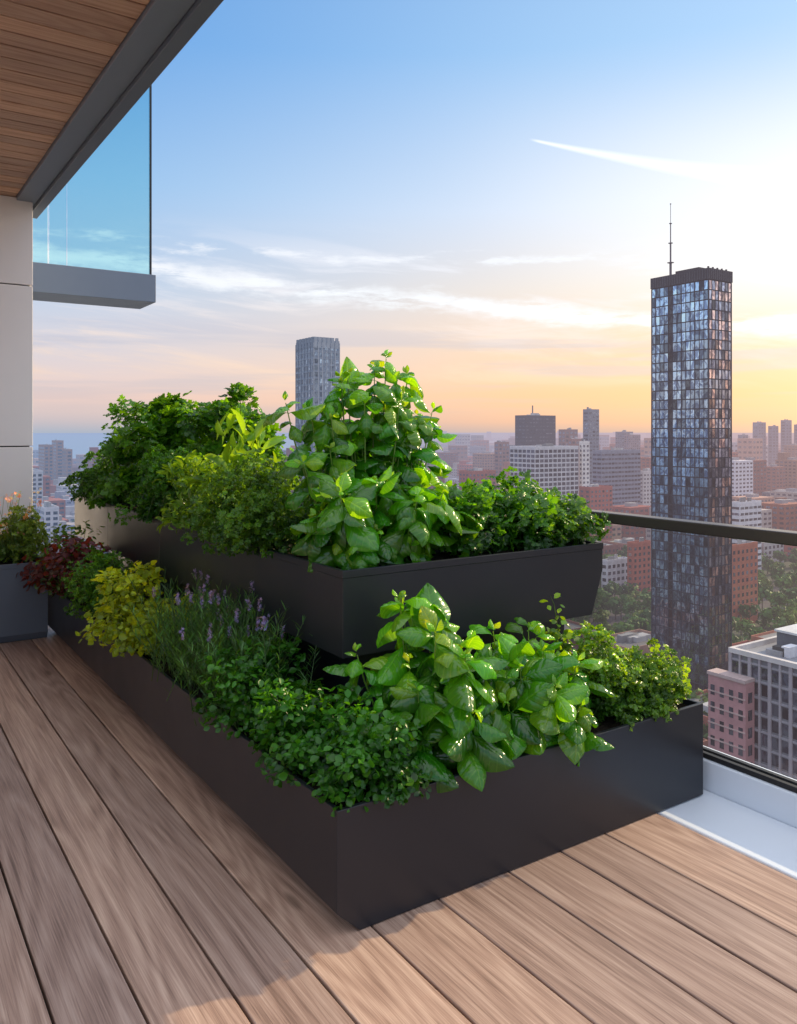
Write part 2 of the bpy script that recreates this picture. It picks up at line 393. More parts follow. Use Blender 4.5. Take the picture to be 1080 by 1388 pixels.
BD=(.020,.110,.006); BL=(.060,.235,.009); BY=(.17,.40,.016)
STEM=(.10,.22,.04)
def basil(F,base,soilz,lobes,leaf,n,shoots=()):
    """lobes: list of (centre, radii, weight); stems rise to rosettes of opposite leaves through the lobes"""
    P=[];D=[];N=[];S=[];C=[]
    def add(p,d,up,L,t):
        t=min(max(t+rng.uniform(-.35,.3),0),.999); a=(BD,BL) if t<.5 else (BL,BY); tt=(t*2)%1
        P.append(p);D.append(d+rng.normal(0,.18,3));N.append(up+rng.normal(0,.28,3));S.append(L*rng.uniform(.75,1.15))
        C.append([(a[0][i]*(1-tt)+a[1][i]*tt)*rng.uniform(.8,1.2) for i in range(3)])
    W=np.array([l[2] for l in lobes],float); W/=W.sum(); pts=[]
    for s in range(n):
        c,r,_=lobes[int(rng.choice(len(lobes),p=W))]; c=np.array(c,float); r=np.array(r,float)
        best=None
        for _t in range(8):   # keep rosettes apart
            d=rng.normal(size=3); d[2]=d[2]*.85+.25; d=norm(d)
            if d[1]>.35 and rng.random()<.6: d[1]*=-1
            p=c+d*r*rng.uniform(.6,1.05); p[2]=max(p[2],soilz+.07)
            dm=min([np.linalg.norm(p-q) for q in pts] or [9.])
            if best is None or dm>best[0]: best=(dm,p,d)
        pts.append(best[1]); one(F,add,base,soilz,best[1],best[2],leaf,(best[1][2]-soilz)/(c[2]+r[2]-soilz))
    for sh in shoots:
        p=np.array(sh,float); d=norm(np.array([p[0]-base[0],p[1]-base[1],.5])); one(F,add,base,soilz,p,d,leaf*.9,1.)
    F.inst(BASILT,P,D,N,S,C)
def one(F,add,base,soilz,p,d,leaf,hz):
    b=np.array([base[0]+(p[0]-base[0])*.35,base[1]+(p[1]-base[1])*.35,soilz]); m=b*.45+p*.55; m[0]+=(p[0]-b[0])*.2; m[1]+=(p[1]-b[1])*.2; m[2]-=.02
    pt=lambda t:(1-t)**2*b+2*t*(1-t)*m+t*t*p
    F.tube([pt(t) for t in (0,.25,.5,.75,1)],[.0055,.005,.004,.003,.002],STEM,6)
    ax=norm(d*np.array([.6,.6,.3])+np.array([0,0,.75])+rng.normal(0,.25,3))
    e1=norm(np.cross(ax,rng.normal(size=3))); e2=np.cross(ax,e1)
    g=np.array([0,0,-1.]); k=rng.uniform(.85,1.12)
    for q in (1,-1):
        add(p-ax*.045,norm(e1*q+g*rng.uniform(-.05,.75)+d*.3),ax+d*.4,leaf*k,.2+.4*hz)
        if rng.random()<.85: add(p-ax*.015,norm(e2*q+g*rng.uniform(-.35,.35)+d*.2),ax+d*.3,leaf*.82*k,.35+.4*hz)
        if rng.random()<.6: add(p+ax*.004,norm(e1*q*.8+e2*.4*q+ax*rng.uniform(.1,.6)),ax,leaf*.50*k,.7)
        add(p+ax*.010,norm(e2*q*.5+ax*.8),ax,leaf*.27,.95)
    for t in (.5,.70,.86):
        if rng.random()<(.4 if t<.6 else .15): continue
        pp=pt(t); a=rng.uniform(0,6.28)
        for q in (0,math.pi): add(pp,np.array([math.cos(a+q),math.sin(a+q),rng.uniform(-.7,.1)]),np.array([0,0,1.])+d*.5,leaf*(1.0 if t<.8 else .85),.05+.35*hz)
U=.955; Lw=.35
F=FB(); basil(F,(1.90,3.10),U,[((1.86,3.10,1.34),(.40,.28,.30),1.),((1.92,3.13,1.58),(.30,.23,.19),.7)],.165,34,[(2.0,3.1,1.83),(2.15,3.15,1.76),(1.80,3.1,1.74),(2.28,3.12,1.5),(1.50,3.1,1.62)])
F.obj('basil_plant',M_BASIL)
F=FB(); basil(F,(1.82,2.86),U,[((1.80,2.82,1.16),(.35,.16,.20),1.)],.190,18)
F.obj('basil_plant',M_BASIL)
PG=(.018,.085,.008); PL=(.075,.25,.014)
F=FB()
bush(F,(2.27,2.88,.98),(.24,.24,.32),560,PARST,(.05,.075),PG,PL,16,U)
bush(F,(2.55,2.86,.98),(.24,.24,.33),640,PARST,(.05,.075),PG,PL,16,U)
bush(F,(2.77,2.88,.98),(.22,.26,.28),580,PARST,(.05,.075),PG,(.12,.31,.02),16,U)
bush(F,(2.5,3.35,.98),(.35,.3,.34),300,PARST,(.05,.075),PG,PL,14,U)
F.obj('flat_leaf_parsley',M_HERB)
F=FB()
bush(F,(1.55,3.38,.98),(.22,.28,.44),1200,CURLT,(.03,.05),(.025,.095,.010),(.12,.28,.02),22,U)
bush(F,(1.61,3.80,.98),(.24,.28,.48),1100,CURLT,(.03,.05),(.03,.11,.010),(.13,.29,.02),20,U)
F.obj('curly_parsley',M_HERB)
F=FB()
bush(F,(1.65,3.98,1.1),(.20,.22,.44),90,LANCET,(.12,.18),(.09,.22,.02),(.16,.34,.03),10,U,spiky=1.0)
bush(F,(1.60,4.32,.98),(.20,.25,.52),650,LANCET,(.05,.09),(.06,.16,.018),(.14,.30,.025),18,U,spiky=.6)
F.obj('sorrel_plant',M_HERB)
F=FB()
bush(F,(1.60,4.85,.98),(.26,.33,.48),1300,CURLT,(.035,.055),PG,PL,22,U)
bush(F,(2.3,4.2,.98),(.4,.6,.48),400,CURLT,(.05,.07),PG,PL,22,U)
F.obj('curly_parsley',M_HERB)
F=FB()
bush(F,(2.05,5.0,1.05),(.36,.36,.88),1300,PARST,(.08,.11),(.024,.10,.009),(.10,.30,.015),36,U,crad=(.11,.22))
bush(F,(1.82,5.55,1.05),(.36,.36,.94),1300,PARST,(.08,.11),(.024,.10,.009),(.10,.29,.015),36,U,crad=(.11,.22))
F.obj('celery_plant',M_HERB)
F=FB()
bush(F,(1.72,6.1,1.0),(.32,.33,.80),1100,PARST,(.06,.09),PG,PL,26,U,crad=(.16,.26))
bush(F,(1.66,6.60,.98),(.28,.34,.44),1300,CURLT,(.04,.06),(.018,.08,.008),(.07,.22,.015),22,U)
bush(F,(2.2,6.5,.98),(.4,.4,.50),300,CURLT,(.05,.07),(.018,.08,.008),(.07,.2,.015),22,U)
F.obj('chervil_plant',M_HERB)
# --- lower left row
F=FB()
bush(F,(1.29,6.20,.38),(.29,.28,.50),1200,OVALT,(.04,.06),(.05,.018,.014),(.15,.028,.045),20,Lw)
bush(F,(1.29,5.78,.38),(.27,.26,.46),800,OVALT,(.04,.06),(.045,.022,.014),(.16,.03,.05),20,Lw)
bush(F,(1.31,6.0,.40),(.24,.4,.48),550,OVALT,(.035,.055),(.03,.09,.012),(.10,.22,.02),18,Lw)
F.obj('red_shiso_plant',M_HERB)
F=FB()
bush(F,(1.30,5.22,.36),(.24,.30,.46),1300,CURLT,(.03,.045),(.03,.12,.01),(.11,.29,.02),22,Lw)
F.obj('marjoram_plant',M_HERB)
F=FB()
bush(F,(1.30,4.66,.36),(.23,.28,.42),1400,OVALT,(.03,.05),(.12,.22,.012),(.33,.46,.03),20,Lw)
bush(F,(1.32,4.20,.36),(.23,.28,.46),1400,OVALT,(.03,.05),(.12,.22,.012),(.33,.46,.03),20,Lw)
F.obj('golden_oregano',M_HERB)
F=FB()
LP=[];LD=[];LN=[];LS=[];LC=[];fp=[];fd=[];fs=[];fc=[]
for s in range(380):
    b=np.array([1.33+rng.normal(0,.06),3.42+rng.normal(0,.28),Lw]); a=rng.uniform(0,6.28); sp=rng.uniform(.03,.22)
    tip=b+np.array([math.cos(a)*sp,math.sin(a)*sp,rng.uniform(.20,.46)])
    F.tube([b,(b+tip)/2+np.array([0,0,.02]),tip],[.0022,.0018,.001],(.06,.12,.045),4)
    for k in range(24):
        t=.10+.85*k/24; p=b+(tip-b)*t; az=rng.uniform(0,6.28)
        LP.append(p);LD.append([math.cos(az),math.sin(az),.9]);LN.append([0,0,1.]+rng.normal(0,.2,3));LS.append(rng.uniform(.035,.06));LC.append(np.array([.05,.15,.038])*rng.uniform(.4,1.7))
    if rng.random()<.18 and tip[2]>.66:
        for k in range(14):
            p=tip+np.array([rng.normal(0,.004),rng.normal(0,.004),-.03+.05*k/14]); fp.append(p);fd.append(rng.normal(size=3));fs.append(.0075);fc.append(np.array([.26,.24,.66])*rng.uniform(.6,1.3))
F.inst(NEEDT,LP,LD,LN,LS,LC); F.inst(PETT,fp,fd,rng.normal(size=(len(fp),3)),fs,fc); F.obj('lavender_plant',M_HERB)
F=FB()
OD=(.014,.075,.008); OL=(.050,.215,.013)
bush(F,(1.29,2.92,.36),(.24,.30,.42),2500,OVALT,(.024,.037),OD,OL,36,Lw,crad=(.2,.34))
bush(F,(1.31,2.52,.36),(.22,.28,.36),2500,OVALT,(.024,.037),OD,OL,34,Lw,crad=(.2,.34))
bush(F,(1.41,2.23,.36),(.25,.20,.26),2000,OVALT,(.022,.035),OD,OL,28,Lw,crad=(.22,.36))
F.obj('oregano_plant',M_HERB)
# --- lower front row
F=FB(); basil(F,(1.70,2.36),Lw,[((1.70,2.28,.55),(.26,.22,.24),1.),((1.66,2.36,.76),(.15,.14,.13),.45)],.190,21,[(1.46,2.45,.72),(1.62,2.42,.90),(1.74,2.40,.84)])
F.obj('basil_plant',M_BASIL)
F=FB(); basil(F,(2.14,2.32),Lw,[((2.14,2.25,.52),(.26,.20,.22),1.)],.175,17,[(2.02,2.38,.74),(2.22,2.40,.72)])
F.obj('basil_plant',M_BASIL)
F=FB()
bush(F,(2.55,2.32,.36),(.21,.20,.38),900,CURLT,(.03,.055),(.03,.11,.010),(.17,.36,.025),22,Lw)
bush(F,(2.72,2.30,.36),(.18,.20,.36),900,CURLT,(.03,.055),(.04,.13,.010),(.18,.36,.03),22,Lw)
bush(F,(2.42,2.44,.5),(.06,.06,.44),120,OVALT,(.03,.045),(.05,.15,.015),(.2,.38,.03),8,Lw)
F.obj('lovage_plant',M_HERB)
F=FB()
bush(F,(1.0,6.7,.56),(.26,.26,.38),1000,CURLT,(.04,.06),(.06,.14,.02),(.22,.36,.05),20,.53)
bush(F,(.55,6.7,.56),(.3,.26,.40),700,CURLT,(.04,.06),(.06,.14,.02),(.22,.36,.05),20,.53)
fp=[];fc=[]
for s in range(90):
    b=np.array([rng.uniform(.5,1.12),6.65+rng.normal(0,.1),.6]); tip=b+np.array([rng.normal(0,.07),rng.normal(0,.07),rng.uniform(.15,.46)])
    F.tube([b,tip],[.002,.001],(.12,.2,.06),4); cs=[(.65,.28,.16),(.65,.35,.38),(.45,.36,.6),(.8,.7,.62),(.3,.4,.1)][int(rng.integers(0,5))]
    for k in range(5): fp.append(tip+rng.normal(0,.012,3)); fc.append(cs)
F.inst(PETT,fp,rng.normal(size=(len(fp),3)),rng.normal(size=(len(fp),3))+[0,-1,1],[.012]*len(fp),fc)
F.obj('flowering_sage',M_HERB)
# ------------------------------------------------------------ CITY
def site(right,ahead): return (SF*ahead+CF*right, CF*ahead-SF*right)
def sized(tc,tl,tr,A):
    wy=A*(tc-tl)/(SF+CF*tl); wx=A*(tr-tc)/(CF-SF*tr); x,y=site(tc*A,A); return x,y,wx,wy
def windows(b,x0,x1,y0,y1,z0,z1,px,pz,fill=(.62,.6),wcol=(.20,.25,.33),proud=.08,faces='xyXY',mi=1):
    for f in faces:
        if f in 'xX': a0,a1=y0,y1
        else: a0,a1=x0,x1
        n=max(1,int((a1-a0)/px)); mz=max(1,int((z1-z0)/pz)); pa=(a1-a0)/n; pzz=(z1-z0)/mz
        for i in range(n):
            for j in range(mz):
                a=a0+pa*(i+.5-fill[0]/2); c=a+pa*fill[0]; q=z0+pzz*(j+.5-fill[1]/2); r=q+pzz*fill[1]
                k=random.uniform(.25,1.5); col=tuple(w*k for w in wcol)
                if f=='x': b.quad((x0-proud,c,q),(x0-proud,a,q),(x0-proud,a,r),(x0-proud,c,r),mi,col)
                elif f=='X': b.quad((x1+proud,a,q),(x1+proud,c,q),(x1+proud,c,r),(x1+proud,a,r),mi,col)
                elif f=='y': b.quad((a,y0-proud,q),(c,y0-proud,q),(c,y0-proud,r),(a,y0-proud,r),mi,col)
                else: b.quad((c,y1+proud,q),(a,y1+proud,q),(a,y1+proud,r),(c,y1+proud,r),mi,col)
def roofstuff(b,x0,x1,y0,y1,z,col,n=3):
    w,d=x1-x0,y1-y0; t=.35
    for q in ((x0,x1,y0,y0+t),(x0,x1,y1-t,y1),(x0,x0+t,y0+t,y1-t),(x1-t,x1,y0+t,y1-t)): b.box(*q,z,z+1.1,0,tuple(c*1.1 for c in col))
    g=random.uniform(.15,.4); b.box(x0+t,x1-t,y0+t,y1-t,z+.02,z+.1,0,(g,g,g))
    for _ in range(n):
        a=random.uniform(x0+w*.15,x1-w*.4); c=random.uniform(y0+d*.15,y1-d*.4); g=random.uniform(.15,.55)
        b.box(a,a+w*random.uniform(.08,.25),c,c+d*random.uniform(.08,.25),z+.11,z+random.uniform(1.5,4.),0,(g,g,g*1.02))
def building(name,x,y,wx,wy,top,col,px=4,pz=3.4,fill=(.6,.55),wcol=(.20,.25,.33),roof=3,faces='xyXY'):
    b=MB(); b.box(x,x+wx,y,y+wy,GZ,top,0,col); windows(b,x,x+wx,y,y+wy,GZ+3,top-1,px,pz,fill,wcol,faces=faces)
    roofstuff(b,x,x+wx,y,y+wy,top,col,roof); return b.obj(name,[M_FAC,M_WIN])
def glass_tower():
    b=MB(); x0,y0,wx,wy=240.5,171.4,12.8,23.7; x1,y1=x0+wx,y0+wy; top=53.0
    b.box(x0+.3,x1-.3,y0+.3,y1-.3,GZ,top+1,0,(.03,.035,.045))
    nf=int((top-GZ)/3.3); fz=(top-GZ)/nf
    for f,(a0,a1,n) in {'x':(y0,y1,13),'X':(y0,y1,13),'y':(x0,x1,7),'Y':(x0,x1,7)}.items():
        pa=(a1-a0)/n
        for i in range(n):
            core=(f in 'xX' and i==8)
            for j in range(nf):
                a=a0+i*pa+.10; c=a+pa-.2; q=GZ+j*fz+.25; r=q+fz-.4
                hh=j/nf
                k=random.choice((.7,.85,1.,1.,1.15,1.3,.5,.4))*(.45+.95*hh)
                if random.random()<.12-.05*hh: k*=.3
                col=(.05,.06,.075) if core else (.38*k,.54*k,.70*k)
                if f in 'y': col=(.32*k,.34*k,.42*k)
                if f in 'y' and random.random()<.34: col=(.70*k,.48*k,.42*k)  # warm reflections painted into some panes on this side
                t=[random.gauss(0,.016) for _ in range(4)]
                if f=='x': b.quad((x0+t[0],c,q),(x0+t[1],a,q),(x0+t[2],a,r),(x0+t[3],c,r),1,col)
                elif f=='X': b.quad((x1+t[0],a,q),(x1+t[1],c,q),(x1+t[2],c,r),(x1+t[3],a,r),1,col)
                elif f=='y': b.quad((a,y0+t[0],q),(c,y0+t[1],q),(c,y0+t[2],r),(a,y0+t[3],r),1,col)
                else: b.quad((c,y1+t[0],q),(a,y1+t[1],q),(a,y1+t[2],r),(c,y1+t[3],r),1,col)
        for i in range(n+1):
            a=a0+i*pa; g=(.04,.045,.06); w=.07 if i%3 else .13
            if f=='x': b.box(x0-.14,x0+.28,a-w,a+w,GZ,top,0,g)
            if f=='X': b.box(x1-.28,x1+.14,a-w,a+w,GZ,top,0,g)
            if f=='y': b.box(a-w,a+w,y0-.14,y0+.28,GZ,top,0,g)
            if f=='Y': b.box(a-w,a+w,y1-.28,y1+.14,GZ,top,0,g)
    for j in range(nf+1):
        z=GZ+j*fz; b.box(x0-.10,x1+.10,y0-.10,y1+.10,z-.12,z+.12,0,(.045,.05,.065))
    b.box(x0-.3,x1+.3,y0-.3,y1+.3,top+.2,57.,0,(.05,.055,.07))
    for i in range(24): yy=y0+i*wy/23; b.box(x0-.42,x0-.3,yy-.12,yy+.12,top+.3,56.8,0,(.10,.105,.12))
    for i in range(13): xx=x0+i*wx/12; b.box(xx-.12,xx+.12,y0-.42,y0-.3,top+.3,56.8,0,(.10,.105,.12))
    b.box(x0+3,x1-3,y0+6,y1-8,57.01,58.6,0,(.06,.06,.07))
    for k in range(5): b.box(x0+.5+k*2.5,x0+1.0+k*2.5,y0+.4,y0+.9,57.01,57.7,0,(.1,.1,.1))
    ax,ay=x0+2.,y0+17.
    zz=57.
    for r,h in ((.42,5),(.28,7),(.18,7),(.09,7)):
        b.rings([[(ax+r*math.cos(t*1.0472),ay+r*math.sin(t*1.0472),z) for t in range(6)] for z in (zz,zz+h)],0,(.12,.11,.13),True,True)
        b.box(ax-r*2,ax+r*2,ay-r*2,ay+r*2,zz+h-.3,zz+h,0,(.12,.11,.13)); zz+=h
    b.obj('glass_skyscraper',[M_FAC,M_WIN])
glass_tower()
def T(px): return (px-540)/1105.
def spec(name,l,c,r,ytop,A,col,**kw):
    x,y,wx,wy=sized(T(c),T(l),T(r),A); return building(name,x,y,wx,wy,1.5+(585-ytop)/1105*A,col,**kw),(x,y,wx,wy)
keep=[(240,171,14,25),(166,60,40,60)]
def S(*a,**k):
    o,q=spec(*a,**k); keep.append(q); return o,q
o,q=S('slender_tower',401,425,460,463,420,(.26,.30,.35),px=2.6,pz=3.4,fill=(.6,.72),wcol=(.26,.36,.46))
b=MB(); x,y,wx,wy=q; z=1.5+122/1105*420
for i in range(6):
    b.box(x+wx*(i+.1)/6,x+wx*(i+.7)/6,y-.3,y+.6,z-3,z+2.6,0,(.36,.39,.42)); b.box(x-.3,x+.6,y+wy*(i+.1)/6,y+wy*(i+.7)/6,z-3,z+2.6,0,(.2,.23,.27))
b.box(x+3,x+wx-3,y+3,y+wy-3,z+.02,z+3,0,(.25,.27,.3))
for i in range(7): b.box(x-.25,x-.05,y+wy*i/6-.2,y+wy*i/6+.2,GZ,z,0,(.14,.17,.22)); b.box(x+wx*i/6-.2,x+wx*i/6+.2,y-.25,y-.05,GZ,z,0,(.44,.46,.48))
for j in range(43): b.box(x-.2,x+wx+.2,y-.2,y+wy+.2,z-2-j*3.4,z-1.6-j*3.4,0,(.28,.31,.35))
cr=b.obj('crown_fins',[M_FAC]); cr.parent=o
o,q=S('dark_office_block',698,712,753,564,900,(.035,.04,.055),px=5,pz=4,fill=(.7,.3),wcol=(.1,.12,.16))
b=MB(); x,y,wx,wy=q; b.box(x+20,x+21,y+10,y+11,18,31,0,(.1,.1,.1)); cr=b.obj('mast',[M_FAC]); cr.parent=o
S('white_apartment_building',691,725,784,607,620,(.52,.52,.54),px=4.6,pz=3.6,fill=(.78,.66),wcol=(.12,.15,.2))
S('brown_tower',757,766,783,583,1100,(.20,.12,.11),px=6,pz=5)
S('grey_tower',790,798,812,556,800,(.20,.22,.26),px=4,pz=3.6,fill=(.7,.5))
S('grey_tower',785,789,799,600,650,(.66,.64,.62),px=4,pz=3.6,fill=(.5,.5))
S('office_building',803,815,868,612,720,(.20,.22,.28),px=4,pz=3.8,fill=(.85,.45),wcol=(.14,.16,.22))
S('office_building',834,846,858,586,1300,(.20,.20,.24)); S('office_building',846,852,868,590,1250,(.25,.2,.22))
S('brown_tower',670,676,690,600,1100,(.24,.14,.12),px=6,pz=5)
S('brown_tower',770,775,790,596,1000,(.24,.13,.11),px=6,pz=5)
for l,c,r,yt in ((1020,1028,1038,573),(1041,1047,1055,578),(1058,1065,1073,570),(1076,1082,1094,576),(1000,1006,1014,590)):
    S('distant_tower',l,c,r,yt,1700,(.18,.20,.26),px=8,pz=6)
S('white_office_building',991,1003,1032,683,520,(.60,.60,.64),px=4,pz=3.6,fill=(.8,.4))
S('red_brick_building',988,992,1027,742,400,(.38,.13,.08),px=3.5,pz=3.4,fill=(.45,.5))
S('red_brick_building',850,858,882,738,470,(.36,.11,.075),px=3.5,pz=3.4,fill=(.45,.5))
S('white_apartment_building',815,823,853,762,480,(.56,.56,.60),px=3.5,pz=3.4,fill=(.6,.5))
S('red_brick_building',785,800,830,662,640,(.34,.10,.075),px=4,pz=3.6,fill=(.5,.45))
S('red_brick_building',622,640,672,640,700,(.32,.11,.08),px=4,pz=3.6,fill=(.5,.45))
S('white_apartment_building',860,872,900,640,760,(.5,.48,.48),px=4,pz=3.6,fill=(.5,.45))
S('brown_tower',52,60,72,604,1200,(.28,.15,.10),px=6,pz=5); S('brown_tower',70,76,86,598,1250,(.30,.17,.12),px=6,pz=5); S('brown_tower',84,90,98,610,1150,(.28,.17,.13),px=6,pz=5)
S('white_apartment_building',48,60,80,690,520,(.5,.5,.54)); S('grey_tower',20,34,58,640,650,(.45,.46,.5))
def near_pair():
    b=MB(); x0,x1,y0,y1,top=166.,169.4,108.8,118.4,-55.
    b.box(x0,x1,y0,y1,GZ,top,0,(.46,.24,.24)); windows(b,x0,x1,y0,y1,GZ+3,top-1.5,2.4,3.7,(.46,.6),(.14,.16,.2),.05,'xyY')
    for j in range(11):
        z=GZ+3+j*3.7; b.box(x0-.18,x0-.001,y0,y1,z-.2,z+.1,0,(.5,.36,.33))
    b.box(x0-.4,x1,y0-.1,y1+.1,top,top+.7,0,(.5,.38,.36)); b.obj('pink_brick_building',[M_FAC,M_WIN])
    b=MB(); x0,x1,y0,y1,top=169.8,205.,66.,115.,-50.
    b.box(x0,x1,y0,y1,GZ,top,0,(.16,.17,.19)); n=20; pa=(y1-y0)/n
    for i in range(n):
        for j in range(12):
            z=top-4.2-j*3.7; k=random.uniform(.3,1.3)
            b.quad((x0-.03,y0+(i+.85)*pa,z),(x0-.03,y0+(i+.15)*pa,z),(x0-.03,y0+(i+.15)*pa,z+2.5),(x0-.03,y0+(i+.85)*pa,z+2.5),1,(.18*k,.22*k,.3*k))
    for i in range(n+1):
        w=.22 if i%2 else .38; b.box(x0-.45,x0-.04,y0+i*pa-w,y0+i*pa+w,GZ,top+.2,0,(.36,.33,.35))
    for j in range(13): z=top-1.4-j*3.7; b.box(x0-.3,x0-.04,y0-.2,y1+.2,z,z+.45,0,(.30,.29,.32))
    windows(b,x0,x1,y0,y1,GZ+3,top-1,2.4,3.7,(.6,.6),(.2,.24,.3),.05,'Y')
    b.box(x0-.6,x0+.6,y0-.3,y1+.3,top+.21,top+1.3,0,(.60,.56,.54)); b.box(x0+.61,x1,y1-.6,y1+.3,top+.01,top+1.3,0,(.60,.56,.54))
    b.box(x0+.61,x1-1,y0,y1-.61,top+.02,top+.1,0,(.26,.27,.30))
    for k in range(34):
        a=random.uniform(x0+3,x1-5); c=random.uniform(y0+2,y1-6); w=random.uniform(1,4.5); g=random.choice((.06,.1,.3,.55,.7)); b.box(a,a+w,c,c+random.uniform(1,4),top+.11,top+random.uniform(.8,2.6),0,(g,g,g*1.05))
    b.box(x0+12,x0+24,y1-14,y1-4,top+.11,top+4.2,0,(.12,.13,.15)); b.box(x0+11.6,x0+24.4,y1-14.4,y1-3.6,top+4.21,top+4.7,0,(.6,.6,.6))
    b.obj('grey_framed_office_building',[M_FAC,M_WIN])
near_pair()
pal=[(.34,.12,.08),(.38,.15,.10),(.28,.13,.10),(.40,.24,.18),(.30,.11,.08),(.26,.11,.09),(.44,.42,.42),(.52,.52,.56),(.19,.21,.26),(.34,.30,.28),(.28,.29,.36),(.34,.10,.08)]
def park(A,t): return (340<A<560 and .19<t<.60) or (560<=A<640 and .30<t<.38)
def clear(x,y,w,d,pad=4):
    for a,b_,c,e in keep:
        if x<a+c+pad and x+w>a-pad and y<b_+e+pad and y+d>b_-pad: return False
    return True
treespots=[]
far=MB()
for cell,A0,A1 in ((34,200,620),(42,620,1500),(82,1500,4200),(240,4200,11000)):
    R=int(A1*1.3/cell)
    for i in range(-R,R):
        for j in range(-R,R):
            x=i*cell; y=j*cell; A=SF*x+CF*y; r=CF*x-SF*y
            if not(A0<=A<A1): continue
            t=r/A
            if abs(t)>.62: continue
            if t<.02 and A>2500: continue
            if park(A,t):
                for _ in range(8): treespots.append((x+random.uniform(0,cell),y+random.uniform(0,cell)))
                continue
            if random.random()<(.14 if A<1500 else .2):
                if A<1300:
                    for _ in range(4): treespots.append((x+random.uniform(0,cell),y+random.uniform(0,cell)))
                continue
            w=cell*random.uniform(.45,.82); d=cell*random.uniform(.45,.82); xx=x+random.uniform(0,cell*.18); yy=y+random.uniform(0,cell*.18)
            h=random.uniform(9,24) if A<620 else random.uniform(12,38)
            if A>=620 and random.random()<.10: h=random.uniform(38,72)
            if A>=1500: h=random.uniform(12,40) if random.random()<.85 else random.uniform(45,92)
            if A>=4200: h=random.uniform(15,50) if random.random()<.9 else random.uniform(60,110)
            if A<360: h=random.uniform(8,14)
            if h>30 and cell>80: w=min(w,32); d=min(d,32)
            if t<.0 and A>1500: h=min(h,45)
            if not clear(xx,yy,w,d): continue
            col=random.choice(pal); k=random.uniform(.7,1.25); col=tuple(c*k for c in col)
            if A<620:
                nm='brick_building' if col[0]>col[2]*1.6 else 'apartment_building'
                building(nm,xx,yy,w,d,GZ+h,col,px=random.uniform(3.,5.),pz=3.4,fill=(random.uniform(.35,.75),random.uniform(.4,.6)),roof=5,faces='xyY')
            else:
                far.box(xx,xx+w,yy,yy+d,GZ,GZ+h,0,col)
                if A<1500:
                    windows(far,xx,xx+w,yy,yy+d,GZ+3,GZ+h-1,5.5,4.,(.6,.45),faces='xy'); far.box(xx+w*.3,xx+w*.6,yy+d*.3,yy+d*.6,GZ+h,GZ+h+3,0,(.3,.3,.32))
                    if random.random()<.5: far.box(xx+w*.1,xx+w*.55,yy+d*.62,yy+d*.95,GZ+h,GZ+h+random.uniform(4,12),0,tuple(c*.85 for c in col))
                elif cell<200: windows(far,xx,xx+w,yy,yy+d,GZ+3,GZ+h-2,w/3,9.,(.6,.4),faces='xy',proud=.3)
far.obj('distant_city_buildings',[M_FAC,M_WIN])
me=bpy.data.meshes.new('ground'); me.from_pydata([(-60000,-60000,GZ),(60000,-60000,GZ),(60000,60000,GZ),(-60000,60000,GZ)],[],[(0,1,2,3)]); me.materials.append(M_GROUND); link(bpy.data.objects.new('ground',me))
wv=[(*site(r,a),GZ+1.) for r,a in ((-9000,2600),(40,2600),(400,9000),(300,24000),(-24000,24000))]
me=bpy.data.meshes.new('water'); me.from_pydata(wv,[],[(0,1,2,3,4)]); me.materials.append(M_WATER); link(bpy.data.objects.new('water',me))
rd=empty('road'); a=MB(); p=MB(); kb=MB()
for xr in (222.,290.,400.):
    a.quad((xr-6,-400,GZ+.02),(xr+6,-400,GZ+.02),(xr+6,1500,GZ+.02),(xr-6,1500,GZ+.02))
    for k in range(150): p.quad((xr-.15,-300+k*9,GZ+.03),(xr+.15,-300+k*9,GZ+.03),(xr+.15,-296+k*9,GZ+.03),(xr-.15,-296+k*9,GZ+.03))
    kb.box(xr-9,xr-6,-400,1500,GZ,GZ+.14); kb.box(xr+6,xr+9,-400,1500,GZ,GZ+.14)
a.obj('carriageway',[M_ROAD],rd); p.obj('lane_markings',[M_PAINT],rd); kb.obj('kerbed_pavement',[M_PAVE],rd)
random.shuffle(treespots)
F=FB(); quadT=[(np.array([(-.5,-.5,0),(.5,-.4,.15),(.45,.5,0),(-.4,.5,.1)]),[(0,1,2,3)],np.zeros((4,3)))]
trees=[(x,y) for x,y in treespots if clear(x,y,1,1,3)][:1050]
for _ in range(120):
    A=random.uniform(225,380); t=random.uniform(.30,.42); q=site(t*A,A)
    if clear(q[0],q[1],1,1,4) : trees.append(q)
for (x,y) in trees:
    h=random.uniform(8,14); r=random.uniform(3.5,6.); n=110 if SF*x+CF*y<700 else 50
    k=rng.integers(0,7,n); cc=norm(rng.normal(size=(7,3)))*[r*.6,r*.6,h*.22]
    dd=norm(rng.normal(size=(n,3))); P=np.array([x,y,GZ+h*.65])+cc[k]+dd*r*.5*rng.uniform(.7,1.1,(n,1))
    tint=np.array(random.choice([(.045,.105,.02),(.065,.135,.025),(.035,.085,.02),(.09,.14,.025)]))
    C=tint*rng.uniform(.6,1.6,(n,1)); Nn=norm(dd+rng.normal(0,.4,(n,3)))
    F.inst(quadT,P,np.cross(Nn,rng.normal(size=(n,3))),Nn,rng.uniform(1.,2.1,n)*(1 if n>60 else 1.5),C)
    F.tube([(x,y,GZ),(x,y,GZ+h*.6)],[.35,.15],(.06,.045,.03),5)
F.obj('park_trees',M_TREE)
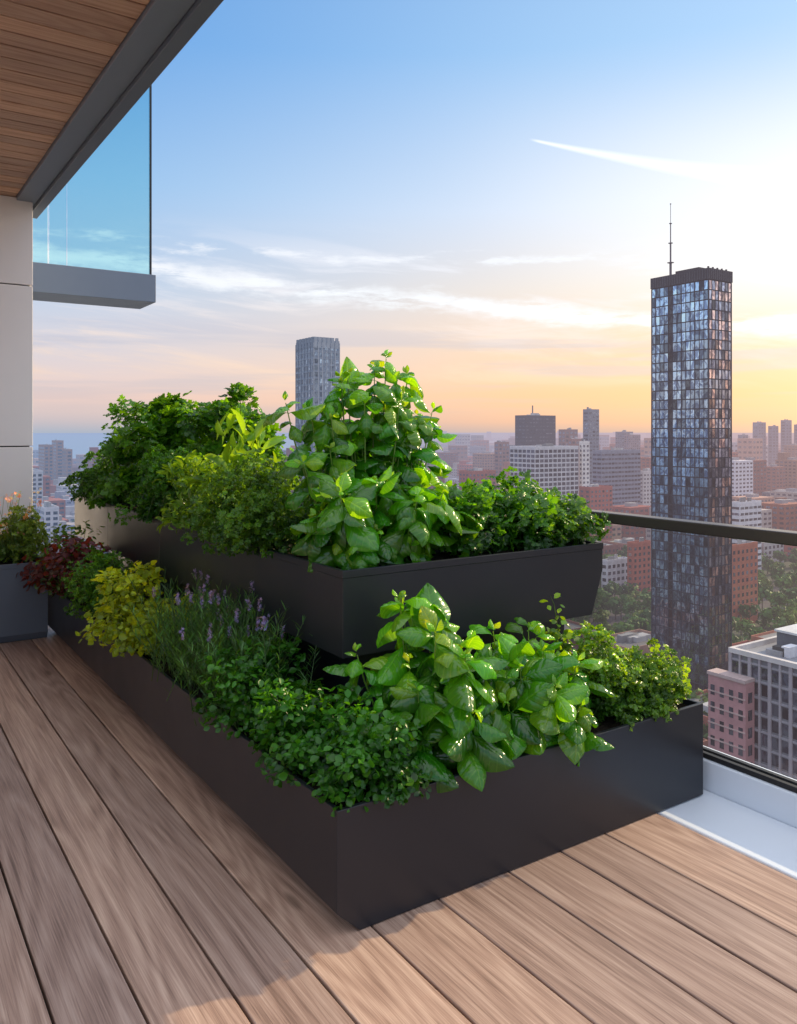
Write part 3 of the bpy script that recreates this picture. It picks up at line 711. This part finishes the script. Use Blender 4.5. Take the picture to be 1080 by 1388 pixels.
# ------------------------------------------------------------ SKY
w=bpy.data.worlds.new('World'); scene.world=w; w.use_nodes=True; w.node_tree.nodes.clear(); N=NT(w.node_tree)
sky=N.new('ShaderNodeTexSky',sky_type='NISHITA'); sky.sun_disc=False; sky.sun_elevation=SUN_EL; sky.sun_rotation=SUN_AZ
bg1=N.new('ShaderNodeBackground'); N.l.new(sky.outputs[0],bg1.inputs[0]); bg1.inputs[1].default_value=.05
g=N.new('ShaderNodeTexCoord').outputs['Generated']; q=N.xyz(g)
el=N.m('ARCSINE',q[2]); az=N.m('ARCTAN2',q[0],q[1])
zz=N.m('MAXIMUM',q[2],0.)
away=N.ramp(zz,[(0,lin(162,176,202)),(.012,lin(190,180,196)),(.04,lin(230,190,188)),(.09,lin(214,196,204)),(.16,lin(188,200,222)),(.28,lin(146,190,232)),(.42,lin(96,162,228)),(1,lin(60,110,190))])
near=N.ramp(zz,[(0,lin(196,158,152)),(.012,lin(236,166,130)),(.045,lin(255,172,92)),(.10,lin(255,194,128)),(.17,lin(248,220,190)),(.26,lin(230,232,240)),(.42,lin(160,202,240)),(1,lin(70,120,200))])
diff=N.m('ABSOLUTE',N.m('SUBTRACT',az,rad(64))); t=N.smooth(diff,.98,.15)
col=N.mix(t,away,near)
hz=N.m('MULTIPLY',N.smooth(N.m('ADD',az,N.m('MULTIPLY',el,.4)),rad(42),rad(68)),N.m('MULTIPLY',N.smooth(el,.09,.22),N.smooth(el,.24,.42,1.,0.)))
col=N.mix(N.m('MULTIPLY',hz,.85),col,lin(255,252,246))
wob=N.noise(N.comb(N.m('MULTIPLY',az,2.5),N.m('MULTIPLY',el,5.),0.),1.,2)
tilt=N.m('ADD',el,N.m('MULTIPLY',az,.10))
cv=N.comb(N.m('MULTIPLY',az,3.2),N.m('ADD',N.m('MULTIPLY',tilt,26.),N.m('MULTIPLY',wob,2.2)),1.3)
n1=N.noise(cv,1.,6,.62,.35)
band=N.m('MULTIPLY',N.smooth(el,.03,.10),N.smooth(el,.17,.26,1.,0.))
cm=N.m('MULTIPLY',N.smooth(n1,.48,.66),band)
ccol=N.mix(N.smooth(el,.06,.2),lin(255,208,172),lin(250,244,246))
col=N.mix(N.m('MULTIPLY',cm,.7),col,ccol)
gm=N.m('MULTIPLY',N.smooth(N.noise(N.comb(N.m('MULTIPLY',az,2.),N.m('MULTIPLY',el,30.),5.),1.,4,.55),.47,.62),N.m('MULTIPLY',N.smooth(el,.01,.05),N.smooth(el,.10,.15,1.,0.)))
col=N.mix(N.m('MULTIPLY',gm,.4),col,lin(168,164,190))
def ribbon(col,e0,slope,width,thr,amt,seed):
    rl=N.m('ADD',N.m('SUBTRACT',el,N.m('ADD',e0,N.m('MULTIPLY',az,slope))),N.m('MULTIPLY',N.m('SUBTRACT',N.noise(N.comb(N.m('MULTIPLY',az,9.),N.m('MULTIPLY',el,25.),seed),1.,5,.65),.5),.05))
    rib=N.m('MULTIPLY',N.smooth(N.m('ABSOLUTE',rl),.001,width,1.,0.),N.smooth(N.noise(N.comb(N.m('MULTIPLY',az,12.),N.m('MULTIPLY',el,60.),seed+6),1.,5,.65),thr,thr+.2))
    return N.mix(N.m('MULTIPLY',rib,amt),col,lin(255,252,252))
col=ribbon(col,.216,-.095,.018,.34,.95,2.)
col=ribbon(col,.222,-.02,.010,.46,.7,12.)
az0,el0,az1,el1=rad(42.7),rad(19.6),rad(58),rad(15.8)
u=N.m('DIVIDE',N.m('SUBTRACT',az,az0),az1-az0)
ln=N.m('SUBTRACT',el,N.m('ADD',el0,N.m('MULTIPLY',u,el1-el0)))
wd=N.m('ADD',.0016,N.m('MULTIPLY',N.m('MAXIMUM',u,0.),.012))
cf=N.m('MULTIPLY',N.m('SUBTRACT',1.,N.m('DIVIDE',N.m('ABSOLUTE',N.m('ADD',ln,N.m('MULTIPLY',N.m('SUBTRACT',wob,.5),.01))),wd),clamp=True),N.m('MULTIPLY',N.smooth(u,0.,.06),N.smooth(u,1.,1.5,1.,0.)))
col=N.mix(N.m('MULTIPLY',cf,.95),col,(1.15,1.15,1.15,1))
# sky boosted overhead and behind the camera, added as unseen fill light
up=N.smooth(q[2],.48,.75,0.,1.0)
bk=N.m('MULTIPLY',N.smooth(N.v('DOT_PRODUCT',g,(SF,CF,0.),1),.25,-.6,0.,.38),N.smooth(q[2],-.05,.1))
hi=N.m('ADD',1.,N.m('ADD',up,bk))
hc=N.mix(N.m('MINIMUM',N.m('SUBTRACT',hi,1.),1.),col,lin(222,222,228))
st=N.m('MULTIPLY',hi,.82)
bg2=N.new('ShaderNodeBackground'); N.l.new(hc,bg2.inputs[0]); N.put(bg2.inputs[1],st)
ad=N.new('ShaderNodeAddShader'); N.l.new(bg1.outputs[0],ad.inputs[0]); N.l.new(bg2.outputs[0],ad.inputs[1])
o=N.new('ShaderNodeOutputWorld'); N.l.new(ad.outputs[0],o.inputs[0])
sl=bpy.data.lights.new('sun','SUN'); sl.energy=5.; sl.angle=rad(.6); sl.color=(1.,.76,.46)
so=link(bpy.data.objects.new('sun',sl)); so.rotation_euler=SUN.to_track_quat('Z','Y').to_euler()
cam=bpy.data.cameras.new('camera'); cam.lens=28.66; cam.sensor_width=36; cam.shift_y=-.0785; cam.clip_end=90000; cam.clip_start=.05
co=link(bpy.data.objects.new('camera',cam)); co.location=(0,0,1.5); co.rotation_euler=(rad(90),0,-YAW)
scene.camera=co
scene.view_settings.view_transform='Standard'; scene.view_settings.look='None'; scene.view_settings.exposure=0
